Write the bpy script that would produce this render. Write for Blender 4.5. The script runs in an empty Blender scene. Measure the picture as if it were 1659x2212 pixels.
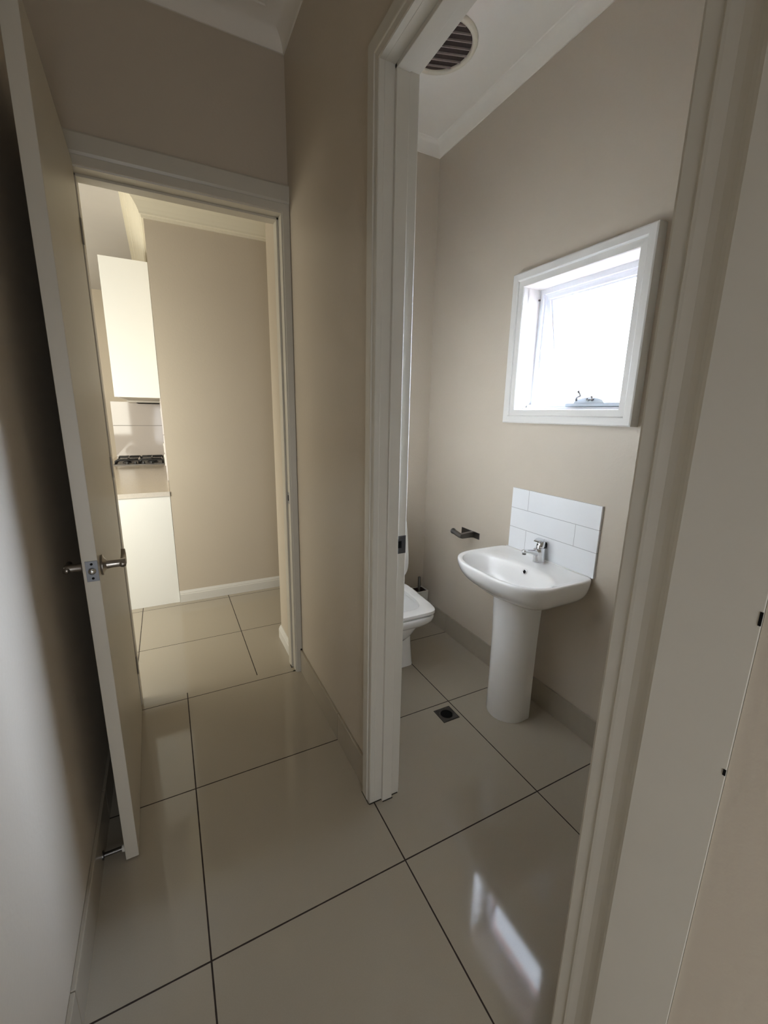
import bpy, bmesh, math, random
from mathutils import Vector, Matrix
random.seed(7)
PI = math.pi
sc = bpy.context.scene
COL = sc.collection

# ------------------------------------------------------------------ camera
cam_d = bpy.data.cameras.new('camera')
cam = bpy.data.objects.new('camera', cam_d)
COL.objects.link(cam)
cam.location = (-0.58986, -0.94715, 1.44154)
cam.rotation_mode = 'XYZ'
cam.rotation_euler = (1.34397, -0.017442, -0.471124)
cam_d.sensor_fit = 'HORIZONTAL'
cam_d.sensor_width = 36.0
cam_d.lens = 915.73 / 1659 * 36.0
cam_d.clip_start = 0.02
sc.camera = cam

# ------------------------------------------------------------------ colour management, sky, daylight
sc.view_settings.view_transform = 'Standard'
sc.view_settings.look = 'None'
sc.view_settings.gamma = 1.0
sc.view_settings.use_curve_mapping = False
sc.view_settings.exposure = 1.1
sc.cycles.max_bounces = 20
sc.cycles.diffuse_bounces = 14
sc.cycles.glossy_bounces = 6

w = bpy.data.worlds.new('sky')
sc.world = w
w.use_nodes = True
bg = w.node_tree.nodes['Background']
bg.inputs['Color'].default_value = (0.76, 0.85, 1.0, 1)
bg.inputs['Strength'].default_value = 5.0

def portal(name, loc, rot, sx, sy):
    l = bpy.data.lights.new(name, 'AREA'); l.shape = 'RECTANGLE'
    l.size = sx; l.size_y = sy
    l.cycles.is_portal = True
    o = bpy.data.objects.new(name, l); COL.objects.link(o)
    o.location = loc; o.rotation_euler = rot
    return o

def daylight(name, loc, rot, sx, sy, power, color):
    l = bpy.data.lights.new(name, 'AREA'); l.shape = 'RECTANGLE'
    l.size = sx; l.size_y = sy; l.energy = power; l.color = color
    o = bpy.data.objects.new(name, l); COL.objects.link(o)
    o.location = loc; o.rotation_euler = rot
    return o

# bathroom window: open sky seen through it, portal guides the sampling
portal('sky_portal_bathroom', (1.33, 0.415, 1.76), (0, math.radians(90), 0), 0.66, 0.66)
hz_l = daylight('bathroom_window_daylight', (2.05, 0.18, 2.12), (0, math.radians(70), math.radians(-16)), 1.0, 1.1, 97, (0.68, 0.79, 1.0))
hz_l.data.spread = math.radians(70)
# warm daylight entering the kitchen through its two windows
daylight('kitchen_window_daylight', (-3.95, 2.9, 1.2), (0, math.radians(-72), 0), 2.1, 2.4, 42, (1.0, 0.95, 0.80))
kb_l = daylight('kitchen_back_window_daylight', (-1.95, 1.36, 1.22), (math.radians(78), 0, 0), 1.5, 1.4, 33, (1.0, 0.98, 0.86))
# weak daylight from the rooms behind the photographer
daylight('rear_hall_daylight', (-0.58, -2.1, 0.85), (math.radians(74), 0, math.radians(-22)), 0.55, 1.4, 6.0, (0.93, 0.96, 1.0))

# ------------------------------------------------------------------ materials
def principled(name, color, rough=0.5, metal=0.0, spec=0.5, noise=0.0, nscale=8.0, bump=0.0, bscale=120.0, coat=0.0):
    m = bpy.data.materials.new(name); m.use_nodes = True
    nt = m.node_tree; b = nt.nodes['Principled BSDF']
    b.inputs['Base Color'].default_value = (*color, 1)
    b.inputs['Roughness'].default_value = rough
    b.inputs['Metallic'].default_value = metal
    b.inputs['Specular IOR Level'].default_value = spec
    if coat:
        b.inputs['Coat Weight'].default_value = coat
        b.inputs['Coat Roughness'].default_value = 0.05
    tc = nt.nodes.new('ShaderNodeTexCoord')
    if noise:
        n = nt.nodes.new('ShaderNodeTexNoise'); n.inputs['Scale'].default_value = nscale
        n.inputs['Detail'].default_value = 4
        nt.links.new(tc.outputs['Object'], n.inputs['Vector'])
        mx = nt.nodes.new('ShaderNodeMix'); mx.data_type = 'RGBA'
        mx.inputs[6].default_value = (*[c * (1 - noise) for c in color], 1)
        mx.inputs[7].default_value = (*[min(1, c * (1 + noise)) for c in color], 1)
        nt.links.new(n.outputs['Fac'], mx.inputs[0])
        nt.links.new(mx.outputs[2], b.inputs['Base Color'])
    if bump:
        n2 = nt.nodes.new('ShaderNodeTexNoise'); n2.inputs['Scale'].default_value = bscale
        n2.inputs['Detail'].default_value = 2
        nt.links.new(tc.outputs['Object'], n2.inputs['Vector'])
        bp = nt.nodes.new('ShaderNodeBump'); bp.inputs['Strength'].default_value = bump
        bp.inputs['Distance'].default_value = 0.002
        nt.links.new(n2.outputs['Fac'], bp.inputs['Height'])
        nt.links.new(bp.outputs['Normal'], b.inputs['Normal'])
    return m

M = {}
M['wall'] = principled('beige_wall_paint', (0.53, 0.472, 0.39), 0.42, spec=0.35, noise=0.03, nscale=3, bump=0.25, bscale=90)
M['wall_k'] = principled('beige_kitchen_wall_paint', (0.53, 0.472, 0.39), 0.5, spec=0.3, noise=0.03, nscale=3, bump=0.2, bscale=90)
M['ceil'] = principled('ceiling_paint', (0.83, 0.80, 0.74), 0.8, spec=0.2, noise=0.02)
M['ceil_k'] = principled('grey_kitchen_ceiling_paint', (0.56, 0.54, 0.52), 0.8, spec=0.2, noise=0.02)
M['trim'] = principled('cream_gloss_paint', (0.56, 0.535, 0.47), 0.33, spec=0.5, noise=0.03, nscale=14, bump=0.12, bscale=60)
M['cornice'] = principled('cornice_paint', (0.72, 0.68, 0.56), 0.55, spec=0.3)
M['door'] = principled('door_paint', (0.54, 0.505, 0.43), 0.38, spec=0.45, noise=0.03, nscale=9, bump=0.1, bscale=70)
M['skirt_tile'] = principled('skirting_tile', (0.36, 0.32, 0.255), 0.28, spec=0.5, noise=0.05, nscale=30)
M['drain'] = principled('tarnished_steel', (0.10, 0.095, 0.095), 0.35, metal=1.0, noise=0.3, nscale=70)
M['white'] = principled('vitreous_china', (0.88, 0.88, 0.87), 0.12, spec=0.5, coat=0.4)
M['seat'] = principled('toilet_seat_plastic', (0.82, 0.82, 0.80), 0.25)
M['laminate'] = principled('white_laminate', (0.83, 0.84, 0.83), 0.3, noise=0.01, nscale=4)
M['laminate_in'] = principled('grey_melamine', (0.55, 0.52, 0.47), 0.45)
M['stone'] = principled('beige_stone_benchtop', (0.50, 0.44, 0.35), 0.16, noise=0.12, nscale=60)
M['stone_edge'] = principled('stone_edge', (0.60, 0.56, 0.51), 0.3, noise=0.1, nscale=80)
M['chrome'] = principled('chrome', (0.75, 0.76, 0.78), 0.08, metal=1.0)
M['nickel'] = principled('brushed_nickel', (0.42, 0.39, 0.36), 0.28, metal=1.0, noise=0.1, nscale=60)
M['steel'] = principled('stainless_steel', (0.40, 0.40, 0.40), 0.32, metal=1.0, noise=0.08, nscale=50)
M['latch'] = principled('dull_zinc', (0.16, 0.165, 0.175), 0.45, metal=1.0)
M['traysteel'] = principled('brushed_tray_steel', (0.20, 0.19, 0.18), 0.4, metal=1.0)
M['darkmetal'] = principled('dark_brushed_metal', (0.17, 0.165, 0.16), 0.3, metal=1.0, noise=0.1, nscale=50)
M['black'] = principled('black_void', (0.006, 0.006, 0.006), 0.7, spec=0.1)
M['iron'] = principled('black_enamel_iron', (0.015, 0.015, 0.016), 0.35)
M['alu'] = principled('white_powder_coat', (0.68, 0.70, 0.73), 0.35)
M['winder'] = principled('pale_blue_grey_plastic', (0.42, 0.47, 0.52), 0.35)
M['win_trim'] = principled('white_window_trim_paint', (0.66, 0.65, 0.62), 0.35, bump=0.1)
M['fan'] = principled('cream_fan_plastic', (0.72, 0.68, 0.56), 0.45)
M['fan_dark'] = principled('dusty_brown_mesh', (0.045, 0.03, 0.026), 0.8, noise=0.4, nscale=120)
M['fan_slat'] = principled('dusty_slat', (0.42, 0.36, 0.33), 0.7, noise=0.2, nscale=80)
M['ceramic'] = principled('grey_ceramic', (0.62, 0.61, 0.56), 0.3)
M['bristle'] = principled('brown_interior', (0.06, 0.035, 0.028), 0.6)
M['rubber'] = principled('white_rubber', (0.62, 0.60, 0.54), 0.6)
M['outlet'] = principled('white_outlet_plastic', (0.85, 0.85, 0.80), 0.3)
M['dirt'] = principled('dark_grime', (0.03, 0.025, 0.018), 0.9)
M['outside_ground'] = principled('outside_paving', (0.58, 0.56, 0.52), 0.9, noise=0.1)

def tile_floor(name, color, ox, oy, pitch=0.6, gw=0.0046):
    m = bpy.data.materials.new(name); m.use_nodes = True
    nt = m.node_tree; N = nt.nodes; L = nt.links; b = N['Principled BSDF']
    tc = N.new('ShaderNodeTexCoord'); sp = N.new('ShaderNodeSeparateXYZ')
    L.new(tc.outputs['Object'], sp.inputs[0])
    def mth(op, a, bb=None):
        n = N.new('ShaderNodeMath'); n.operation = op
        for i, v in enumerate((a, bb)):
            if v is None: continue
            if isinstance(v, (int, float)): n.inputs[i].default_value = v
            else: L.new(v, n.inputs[i])
        return n.outputs[0]
    ds = []
    cells = []
    for ax, off in (('X', ox), ('Y', oy)):
        t = mth('SUBTRACT', sp.outputs[ax], off)
        u = mth('DIVIDE', t, pitch)
        cells.append(mth('FLOOR', u))
        f = mth('FRACT', u)
        g = mth('SUBTRACT', f, 0.5)
        g = mth('ABSOLUTE', g)
        ds.append(mth('SUBTRACT', 0.5, g))
    d = mth('MULTIPLY', mth('MINIMUM', ds[0], ds[1]), pitch)     # distance to the nearest joint
    wob = N.new('ShaderNodeTexNoise'); wob.inputs['Scale'].default_value = 25
    L.new(tc.outputs['Object'], wob.inputs['Vector'])
    wv = mth('MULTIPLY', mth('SUBTRACT', wob.outputs['Fac'], 0.5), 0.0012)
    mask = mth('LESS_THAN', mth('ADD', d, wv), gw / 2)
    wn = N.new('ShaderNodeTexWhiteNoise'); wn.noise_dimensions = '2D'
    cb = N.new('ShaderNodeCombineXYZ'); L.new(cells[0], cb.inputs[0]); L.new(cells[1], cb.inputs[1])
    L.new(cb.outputs[0], wn.inputs['Vector'])
    mott = N.new('ShaderNodeTexNoise'); mott.inputs['Scale'].default_value = 300; mott.inputs['Detail'].default_value = 3
    L.new(tc.outputs['Object'], mott.inputs['Vector'])
    v = mth('ADD', mth('MULTIPLY', mth('SUBTRACT', wn.outputs['Value'], 0.5), 0.05),
            mth('MULTIPLY', mth('SUBTRACT', mott.outputs['Fac'], 0.5), 0.10))
    v = mth('ADD', v, 1.0)
    vm = N.new('ShaderNodeVectorMath'); vm.operation = 'SCALE'
    vm.inputs[0].default_value = color; L.new(v, vm.inputs['Scale'])
    mx = N.new('ShaderNodeMix'); mx.data_type = 'RGBA'
    L.new(mask, mx.inputs[0]); L.new(vm.outputs[0], mx.inputs[6])
    mx.inputs[7].default_value = (0.022, 0.012, 0.008, 1)
    L.new(mx.outputs[2], b.inputs['Base Color'])
    r = mth('ADD', mth('MULTIPLY', mask, 0.75), 0.06)
    L.new(r, b.inputs['Roughness'])
    bp = N.new('ShaderNodeBump'); bp.inputs['Strength'].default_value = 0.5; bp.inputs['Distance'].default_value = 0.002
    L.new(mth('SUBTRACT', 1.0, mask), bp.inputs['Height']); L.new(bp.outputs['Normal'], b.inputs['Normal'])
    b.inputs['Specular IOR Level'].default_value = 0.5
    return m
M['floor'] = tile_floor('polished_porcelain_floor', (0.38, 0.34, 0.275), 0.0, 0.0)
M['floor_k'] = tile_floor('polished_porcelain_floor_kitchen', (0.38, 0.34, 0.275), -0.2424, 0.0)

def joint_tiles(name, color, grout, rows, joints, axis_h='Y', gw=0.0022, rough=0.08):
    """glossy wall tiles: rows = z of horizontal joints, joints = (h, z0, z1)"""
    m = bpy.data.materials.new(name); m.use_nodes = True
    nt = m.node_tree; N = nt.nodes; L = nt.links; b = N['Principled BSDF']
    tc = N.new('ShaderNodeTexCoord'); sp = N.new('ShaderNodeSeparateXYZ'); L.new(tc.outputs['Object'], sp.inputs[0])
    def mth(op, a, bb=None):
        n = N.new('ShaderNodeMath'); n.operation = op
        for i, v in enumerate((a, bb)):
            if v is None: continue
            if isinstance(v, (int, float)): n.inputs[i].default_value = v
            else: L.new(v, n.inputs[i])
        return n.outputs[0]
    acc = None
    def orr(a, c): return c if a is None else mth('MAXIMUM', a, c)
    for z in rows:
        acc = orr(acc, mth('LESS_THAN', mth('ABSOLUTE', mth('SUBTRACT', sp.outputs['Z'], z)), gw / 2))
    for h, z0, z1 in joints:
        c = mth('LESS_THAN', mth('ABSOLUTE', mth('SUBTRACT', sp.outputs[axis_h], h)), gw / 2)
        c = mth('MULTIPLY', c, mth('MULTIPLY', mth('GREATER_THAN', sp.outputs['Z'], z0), mth('LESS_THAN', sp.outputs['Z'], z1)))
        acc = orr(acc, c)
    mx = N.new('ShaderNodeMix'); mx.data_type = 'RGBA'
    L.new(acc, mx.inputs[0]); mx.inputs[6].default_value = (*color, 1); mx.inputs[7].default_value = (*grout, 1)
    L.new(mx.outputs[2], b.inputs['Base Color'])
    L.new(mth('ADD', mth('MULTIPLY', acc, 0.6), rough), b.inputs['Roughness'])
    bp = N.new('ShaderNodeBump'); bp.inputs['Strength'].default_value = 0.6; bp.inputs['Distance'].default_value = 0.001
    L.new(mth('SUBTRACT', 1.0, acc), bp.inputs['Height']); L.new(bp.outputs['Normal'], b.inputs['Normal'])
    return m
M['splash'] = joint_tiles('white_gloss_wall_tiles', (0.80, 0.82, 0.84), (0.36, 0.37, 0.38),
                          (0.880, 0.981), ((0.568, 0.981, 1.2), (0.283, 0.880, 0.981), (0.566, 0.7, 0.880)))
M['splash_k'] = joint_tiles('kitchen_wall_tiles', (0.60, 0.56, 0.54), (0.30, 0.28, 0.27), (1.245,), (), 'X', 0.006, 0.06)

def brick_mat():
    m = bpy.data.materials.new('red_brick'); m.use_nodes = True
    nt = m.node_tree; b = nt.nodes['Principled BSDF']
    tc = nt.nodes.new('ShaderNodeTexCoord')
    mp = nt.nodes.new('ShaderNodeMapping'); mp.inputs['Rotation'].default_value = (math.radians(90), 0, 0)
    br = nt.nodes.new('ShaderNodeTexBrick')
    br.inputs['Color1'].default_value = (0.42, 0.13, 0.10, 1); br.inputs['Color2'].default_value = (0.36, 0.10, 0.08, 1)
    br.inputs['Mortar'].default_value = (0.75, 0.70, 0.64, 1)
    br.inputs['Scale'].default_value = 1.0; br.inputs['Mortar Size'].default_value = 0.006
    br.inputs['Brick Width'].default_value = 0.24; br.inputs['Row Height'].default_value = 0.086
    nt.links.new(tc.outputs['Object'], mp.inputs['Vector']); nt.links.new(mp.outputs['Vector'], br.inputs['Vector'])
    nt.links.new(br.outputs['Color'], b.inputs['Base Color']); b.inputs['Roughness'].default_value = 0.9
    return m
M['brick'] = brick_mat()

def glass_mat():
    m = bpy.data.materials.new('window_glass'); m.use_nodes = True
    nt = m.node_tree; N = nt.nodes; L = nt.links
    N.remove(N['Principled BSDF'])
    out = N['Material Output']
    tr = N.new('ShaderNodeBsdfTransparent'); tr.inputs['Color'].default_value = (0.95, 0.97, 0.98, 1)
    gl = N.new('ShaderNodeBsdfGlossy'); gl.inputs['Roughness'].default_value = 0.03
    lw = N.new('ShaderNodeLayerWeight')
    pw = N.new('ShaderNodeMath'); pw.operation = 'POWER'; pw.inputs[1].default_value = 5.0
    L.new(lw.outputs['Facing'], pw.inputs[0])
    fr = N.new('ShaderNodeMath'); fr.operation = 'MULTIPLY_ADD'; fr.inputs[1].default_value = 0.9; fr.inputs[2].default_value = 0.05
    L.new(pw.outputs[0], fr.inputs[0])
    mx = N.new('ShaderNodeMixShader')
    L.new(fr.outputs[0], mx.inputs[0]); L.new(tr.outputs[0], mx.inputs[1]); L.new(gl.outputs[0], mx.inputs[2])
    L.new(mx.outputs[0], out.inputs['Surface'])
    return m
M['glass'] = glass_mat()

# ------------------------------------------------------------------ mesh helpers
def obj(name, bm, mat, parent=None, smooth=False, bevel=0.0, autosmooth=None, loc=None):
    bmesh.ops.recalc_face_normals(bm, faces=bm.faces)
    me = bpy.data.meshes.new(name); bm.to_mesh(me); bm.free()
    me.materials.append(mat)
    o = bpy.data.objects.new(name, me); COL.objects.link(o)
    if parent is not None: o.parent = parent
    if smooth or autosmooth:
        for p in me.polygons: p.use_smooth = True
    if autosmooth:
        mod = o.modifiers.new('edges', 'EDGE_SPLIT'); mod.split_angle = math.radians(autosmooth)
    if bevel:
        mod = o.modifiers.new('bevel', 'BEVEL'); mod.width = bevel; mod.segments = 2
        mod.limit_method = 'ANGLE'; mod.angle_limit = math.radians(40)
    if loc: o.location = loc
    return o

def box(bm, x0, x1, y0, y1, z0, z1):
    v = [bm.verts.new(p) for p in ((x0,y0,z0),(x1,y0,z0),(x1,y1,z0),(x0,y1,z0),(x0,y0,z1),(x1,y0,z1),(x1,y1,z1),(x0,y1,z1))]
    for f in ((3,2,1,0),(4,5,6,7),(0,1,5,4),(1,2,6,5),(2,3,7,6),(3,0,4,7)):
        bm.faces.new([v[i] for i in f])
    return v

def boxes(*bs):
    bm = bmesh.new()
    for b in bs: box(bm, *b)
    return bm

def tube(bm, pts, r, seg=12, cap=True):
    pts = [Vector(p) for p in pts]
    rr = r if isinstance(r, (list, tuple)) else [r] * len(pts)
    rings = []
    up = None
    for i, p in enumerate(pts):
        if i == 0: d = pts[1] - p
        elif i == len(pts) - 1: d = p - pts[i - 1]
        else: d = (pts[i + 1] - p).normalized() + (p - pts[i - 1]).normalized()
        d.normalize()
        if up is None:
            up = Vector((0, 0, 1)) if abs(d.z) < 0.9 else Vector((1, 0, 0))
        a = d.cross(up).normalized(); b = a.cross(d).normalized(); up = b
        rings.append([bm.verts.new(p + rr[i] * (math.cos(t) * a + math.sin(t) * b)) for t in [2 * PI * k / seg for k in range(seg)]])
    for i in range(len(rings) - 1):
        for k in range(seg):
            bm.faces.new((rings[i][k], rings[i][(k + 1) % seg], rings[i + 1][(k + 1) % seg], rings[i + 1][k]))
    if cap:
        bm.faces.new(rings[0][::-1]); bm.faces.new(rings[-1])
    return rings

def loft(bm, rings, cap0=True, cap1=True, closed=True):
    vr = [[bm.verts.new(p) for p in r] for r in rings]
    n = len(vr[0])
    for i in range(len(vr) - 1):
        for k in range(n if closed else n - 1):
            bm.faces.new((vr[i][k], vr[i][(k + 1) % n], vr[i + 1][(k + 1) % n], vr[i + 1][k]))
    if cap0: bm.faces.new(vr[0][::-1])
    if cap1: bm.faces.new(vr[-1])
    return vr

def sweep(corners, profile, fmap, closed):
    """corners: (a, b, da, db): position and mitre direction; profile: (s, t) points; fmap(a, b, t) -> xyz"""
    bm = bmesh.new()
    secs = [[bm.verts.new(fmap(a + s * da, b + s * db, t)) for s, t in profile] for a, b, da, db in corners]
    n = len(secs); k = len(profile)
    for i in range(n if closed else n - 1):
        A, B = secs[i], secs[(i + 1) % n]
        for j in range(k):
            bm.faces.new((A[j], A[(j + 1) % k], B[(j + 1) % k], B[j]))
    if not closed:
        bm.faces.new(secs[0][::-1]); bm.faces.new(secs[-1])
    return bm

def poly_corners(pts):
    """closed CCW polygon -> corners with inward mitre vectors"""
    out = []
    n = len(pts)
    for i in range(n):
        p0, p, p1 = Vector(pts[i - 1]), Vector(pts[i]), Vector(pts[(i + 1) % n])
        d0 = (p - p0).normalized(); d1 = (p1 - p).normalized()
        n0 = Vector((-d0.y, d0.x)); n1 = Vector((-d1.y, d1.x))
        m = n0 + n1; m = m / max(0.2, m.dot(n0))
        out.append((p.x, p.y, m.x, m.y))
    return out

def empty(name, loc, label, cat, group=None):
    o = bpy.data.objects.new(name, None); COL.objects.link(o)
    o.empty_display_size = 0.05; o.location = loc
    o['label'] = label; o['category'] = cat
    if group: o['group'] = group
    bpy.context.view_layer.update()
    return o

def part(name, bm, mat, root, **k):
    """mesh built in world coordinates, then parented to root keeping its place"""
    par = root
    off = Vector((0, 0, 0)); q = root
    while q is not None:
        off += q.location; q = q.parent
    bmesh.ops.translate(bm, verts=bm.verts, vec=-off)
    return obj(name, bm, mat, par, **k)

def struct(name, bm, mat, parent=None, label=None, cat=None, **k):
    o = obj(name, bm, mat, parent, **k)
    if parent is None:
        o['kind'] = 'structure'
        if label: o['label'] = label
        if cat: o['category'] = cat
    return o

def cut(o, cutter_bm):
    """boolean difference baked into the mesh"""
    me = bpy.data.meshes.new('c'); bmesh.ops.recalc_face_normals(cutter_bm, faces=cutter_bm.faces); cutter_bm.to_mesh(me); cutter_bm.free()
    c = bpy.data.objects.new('c', me); COL.objects.link(c)
    c.location = o.matrix_world.translation if False else (0, 0, 0)
    md = o.modifiers.new('b', 'BOOLEAN'); md.operation = 'DIFFERENCE'; md.object = c; md.solver = 'EXACT'
    bpy.context.view_layer.update()
    dg = bpy.context.evaluated_depsgraph_get()
    nm = bpy.data.meshes.new_from_object(o.evaluated_get(dg))
    o.modifiers.remove(md); o.data = nm
    bpy.data.objects.remove(c)

# ------------------------------------------------------------------ key dimensions
LX = -0.897            # left wall of the hall
HZ = 2.99             # hall ceiling
BZ = 2.985             # bathroom ceiling
KZ = 2.80              # kitchen ceiling
HEAD = 2.33            # underside of door heads
BX = 1.01              # bathroom window wall
BY = 1.52              # bathroom far wall
JY0, JY1 = -0.585, 0.24   # bathroom opening between jambs

# ------------------------------------------------------------------ floors
struct('floor', boxes((LX - 0.1, BX + 0.1, -2.7, 1.25, -0.1, 0.0), (0.0, BX + 0.1, 1.25, 1.56, -0.1, 0.0)), M['floor'], label='polished beige floor tiles with dark grout lines', cat='floor')
struct('floor_kitchen', boxes((-4.0, -0.0, 1.25, 5.5, -0.1, 0.0), (-0.0, 1.2, 1.56, 2.5, -0.1, 0.0)), M['floor_k'], label='beige floor tiles of the lit kitchen', cat='floor')
struct('ground_outside', boxes((1.3, 9, -6, 8, -0.3, -0.2)), M['outside_ground'], label='paved ground outside the small window', cat='ground')

# ------------------------------------------------------------------ walls
struct('wall_left', boxes((LX - 0.1, LX, -2.7, 1.3, 0, 3.1)), M['wall'], label='hall wall behind the open door', cat='wall')
struct('wall_partition', boxes((0.0, 0.105, JY1 + 0.018, 1.5, 0, 3.1), (-0.018, 0.105, 1.30, 1.60, 0, 3.1),
                               (0.0, 0.105, JY0 - 0.018, JY1 + 0.018, HEAD + 0.018, 3.1)), M['wall'], label='wall between hall and toilet room', cat='wall')
struct('wall_right', boxes((0.0, 0.105, -2.7, JY0 - 0.018, 0, 3.1), (-0.030, 0.0, -2.7, -0.7605, 0, 2.9)), M['wall'], label='beige hall wall right of the toilet doorway', cat='wall')
struct('wall_rear', boxes((LX - 0.1, 0.11, -2.8, -2.7, 0, 3.1)), M['wall'], label='hall end wall behind the viewer', cat='wall')
KX0 = -0.815
struct('wall_far', boxes((LX - 0.1, KX0 - 0.018, 1.2, 1.3, 0, HEAD - 0.001), (LX - 0.1, 0.0, 1.2, 1.3, HEAD - 0.001, 3.1),
                         (-0.009, 0.0, 1.2, 1.3, 0, HEAD - 0.001)), M['wall'], label='hall end wall above the kitchen doorway', cat='wall')
wb = struct('wall_bathroom', boxes((BX, BX + 0.125, -0.9, BY + 0.1, 0, 3.1)), M['wall'], label='toilet room wall with the small window', cat='wall')
cut(wb, boxes((BX - 0.1, BX + 0.4, 0.126, 0.716, 1.458, 2.052)))
wb.data.materials.clear(); wb.data.materials.append(M['wall'])
struct('wall_bathroom_far', boxes((0.105, BX + 0.1, BY, BY + 0.08, 0, 3.1)), M['wall'], label='short far wall of the toilet room', cat='wall')
struct('wall_bathroom_near', boxes((0.105, BX, -0.88, -0.76, 0, 3.1)), M['wall'], label='near wall of the toilet room', cat='wall')
# kitchen shell
struct('wall_kitchen', boxes((-0.59, 1.2, 2.46, 2.56, 0, 3.0)), M['wall_k'], label='wide beige wall seen through the kitchen doorway', cat='wall')
struct('wall_kitchen_side', boxes((-0.59, -0.49, 2.56, 5.5, 0, 3.0)), M['wall_k'], label='kitchen wall behind the bench', cat='wall')
struct('wall_kitchen_end', boxes((-4.1, -0.49, 5.40, 5.5, 0, 3.0)), M['wall_k'], label='far end wall of the kitchen', cat='wall')
wk = struct('wall_kitchen_left', boxes((-4.1, -4.0, 1.2, 5.5, 0, 3.0)), M['wall_k'], label='outer kitchen wall', cat='wall')
struct('wall_kitchen_back', boxes((-4.1, LX - 0.1, 1.2, 1.3, 0, 3.0)), M['wall_k'], label='kitchen wall beside the hall', cat='wall')
struct('wall_passage', boxes((1.15, 1.2, 1.61, 2.46, 0, 3.0), (0.11, 1.2, 1.60, 1.61, 0, 3.0)), M['wall_k'], label='passage walls beyond the kitchen doorway', cat='wall')

# ------------------------------------------------------------------ ceilings and cornices
struct('ceiling', boxes((LX - 0.1, 0.11, -2.8, 1.3, HZ, HZ + 0.1)), M['ceil'], label='hall ceiling', cat='ceiling')
struct('ceiling_bathroom', boxes((0.05, BX + 0.2, -0.9, BY + 0.08, BZ, BZ + 0.12)), M['ceil'], label='toilet room ceiling', cat='ceiling')
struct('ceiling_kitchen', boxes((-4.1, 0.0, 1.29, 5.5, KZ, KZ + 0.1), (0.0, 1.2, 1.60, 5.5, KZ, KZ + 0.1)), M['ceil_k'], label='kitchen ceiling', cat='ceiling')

def cove(w, h, n=8):
    pts = [(0, 0), (0, -h)]
    pts.append((0.004, -h))
    for i in range(n + 1):
        a = PI / 2 * i / n
        pts.append((w - (w - 0.006) * math.cos(a), -h + 0.004 + (h - 0.008) * (math.sin(a))) if False else
                   (0.006 + (w - 0.010) * (1 - math.cos(a)), -h + (h - 0.004) * math.sin(a)))
    pts.append((w, 0))
    return pts
struct('trim_1', sweep(poly_corners([(LX, -2.7), (0, -2.7), (0, 1.2), (LX, 1.2)]), cove(0.095, 0.078),
                       lambda a, b, t: (a, b, HZ + t), True), M['ceil'], label='hall ceiling cornice', cat='cornice', autosmooth=35)
struct('trim_2', sweep(poly_corners([(0.105, -0.76), (BX, -0.76), (BX, BY), (0.105, BY)]), cove(0.055, 0.062),
                       lambda a, b, t: (a, b, BZ + t), True), M['ceil'], label='toilet room ceiling cornice', cat='cornice', autosmooth=35)
kprof = [(0, 0), (0, -0.155), (0.012, -0.155), (0.014, -0.142), (0.022, -0.138), (0.024, -0.128),
         (0.034, -0.108), (0.052, -0.082), (0.072, -0.062), (0.082, -0.056), (0.084, -0.046), (0.094, -0.042),
         (0.100, -0.030), (0.112, -0.026), (0.114, -0.012), (0.126, -0.010), (0.128, 0)]
kpoly = [(-4.0, 1.3), (-0.018, 1.3), (-0.018, 1.61), (1.15, 1.61), (1.15, 2.46), (-0.59, 2.46), (-0.59, 5.4), (-4.0, 5.4)]
kprof = [(a_, b_ * 1.13) for a_, b_ in kprof]
kc = poly_corners(kpoly)
kc = kc[7:] + kc[:6] + [(-0.59, 5.4, -1, 0)]
kc[0] = (-4.0, 5.4, 1, 0)
struct('trim_3', sweep(kc, kprof, lambda a, b, t: (a, b, KZ + t), False), M['cornice'],
       label='moulded white kitchen cornice', cat='cornice')

# ------------------------------------------------------------------ skirtings
def baseboard(name, bs, mat, label, bevel=0.002):
    return struct(name, boxes(*bs), mat, label=label, cat='skirting', bevel=bevel)
baseboard('baseboard_left', [(LX, LX + 0.011, -2.7, -0.001, 0, 0.125), (LX, LX + 0.011, 0.001, 0.599, 0, 0.125), (LX, LX + 0.011, 0.601, 1.2, 0, 0.125)],
          M['skirt_tile'], 'beige tile skirting of the left hall wall')
baseboard('baseboard_right', [(-0.011, 0, 0.302, 0.599, 0, 0.135), (-0.011, 0, 0.601, 1.182, 0, 0.135)], M['skirt_tile'],
          'beige tile skirting between the two doorways')
baseboard('baseboard_bathroom', [(BX - 0.011, BX, 0.601, 1.199, 0, 0.13), (BX - 0.011, BX, 1.201, BY, 0, 0.13),
                                 (BX - 0.011, BX, 0.001, 0.599, 0, 0.13), (BX - 0.011, BX, -0.76, -0.001, 0, 0.13),
                                 (0.11, BX - 0.011, BY - 0.011, BY, 0, 0.13), (0.11, 0.121, 0.33, BY - 0.011, 0, 0.13)],
          M['skirt_tile'], 'tile skirting of the toilet room')
sprof = [(0, 0), (0.014, 0), (0.014, 0.062), (0.011, 0.066), (0.011, 0.072), (0.006, 0.084), (0.004, 0.09), (0, 0.09)]
struct('baseboard_kitchen', sweep([(1.15, 2.46, 0, -1), (-0.59, 2.46, 0, -1)], sprof, lambda a, b, t: (a, b, t), False),
       M['win_trim'], label='white moulded timber skirting in the kitchen', cat='skirting')
struct('baseboard_nib', sweep([(-0.018, 1.30, -1, 0), (-0.018, 1.60, -1, 1), (0.10, 1.60, 0, 1)], sprof, lambda a, b, t: (a, b, t), False),
       M['win_trim'], label='white timber skirting on the short wall end', cat='skirting')

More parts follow.
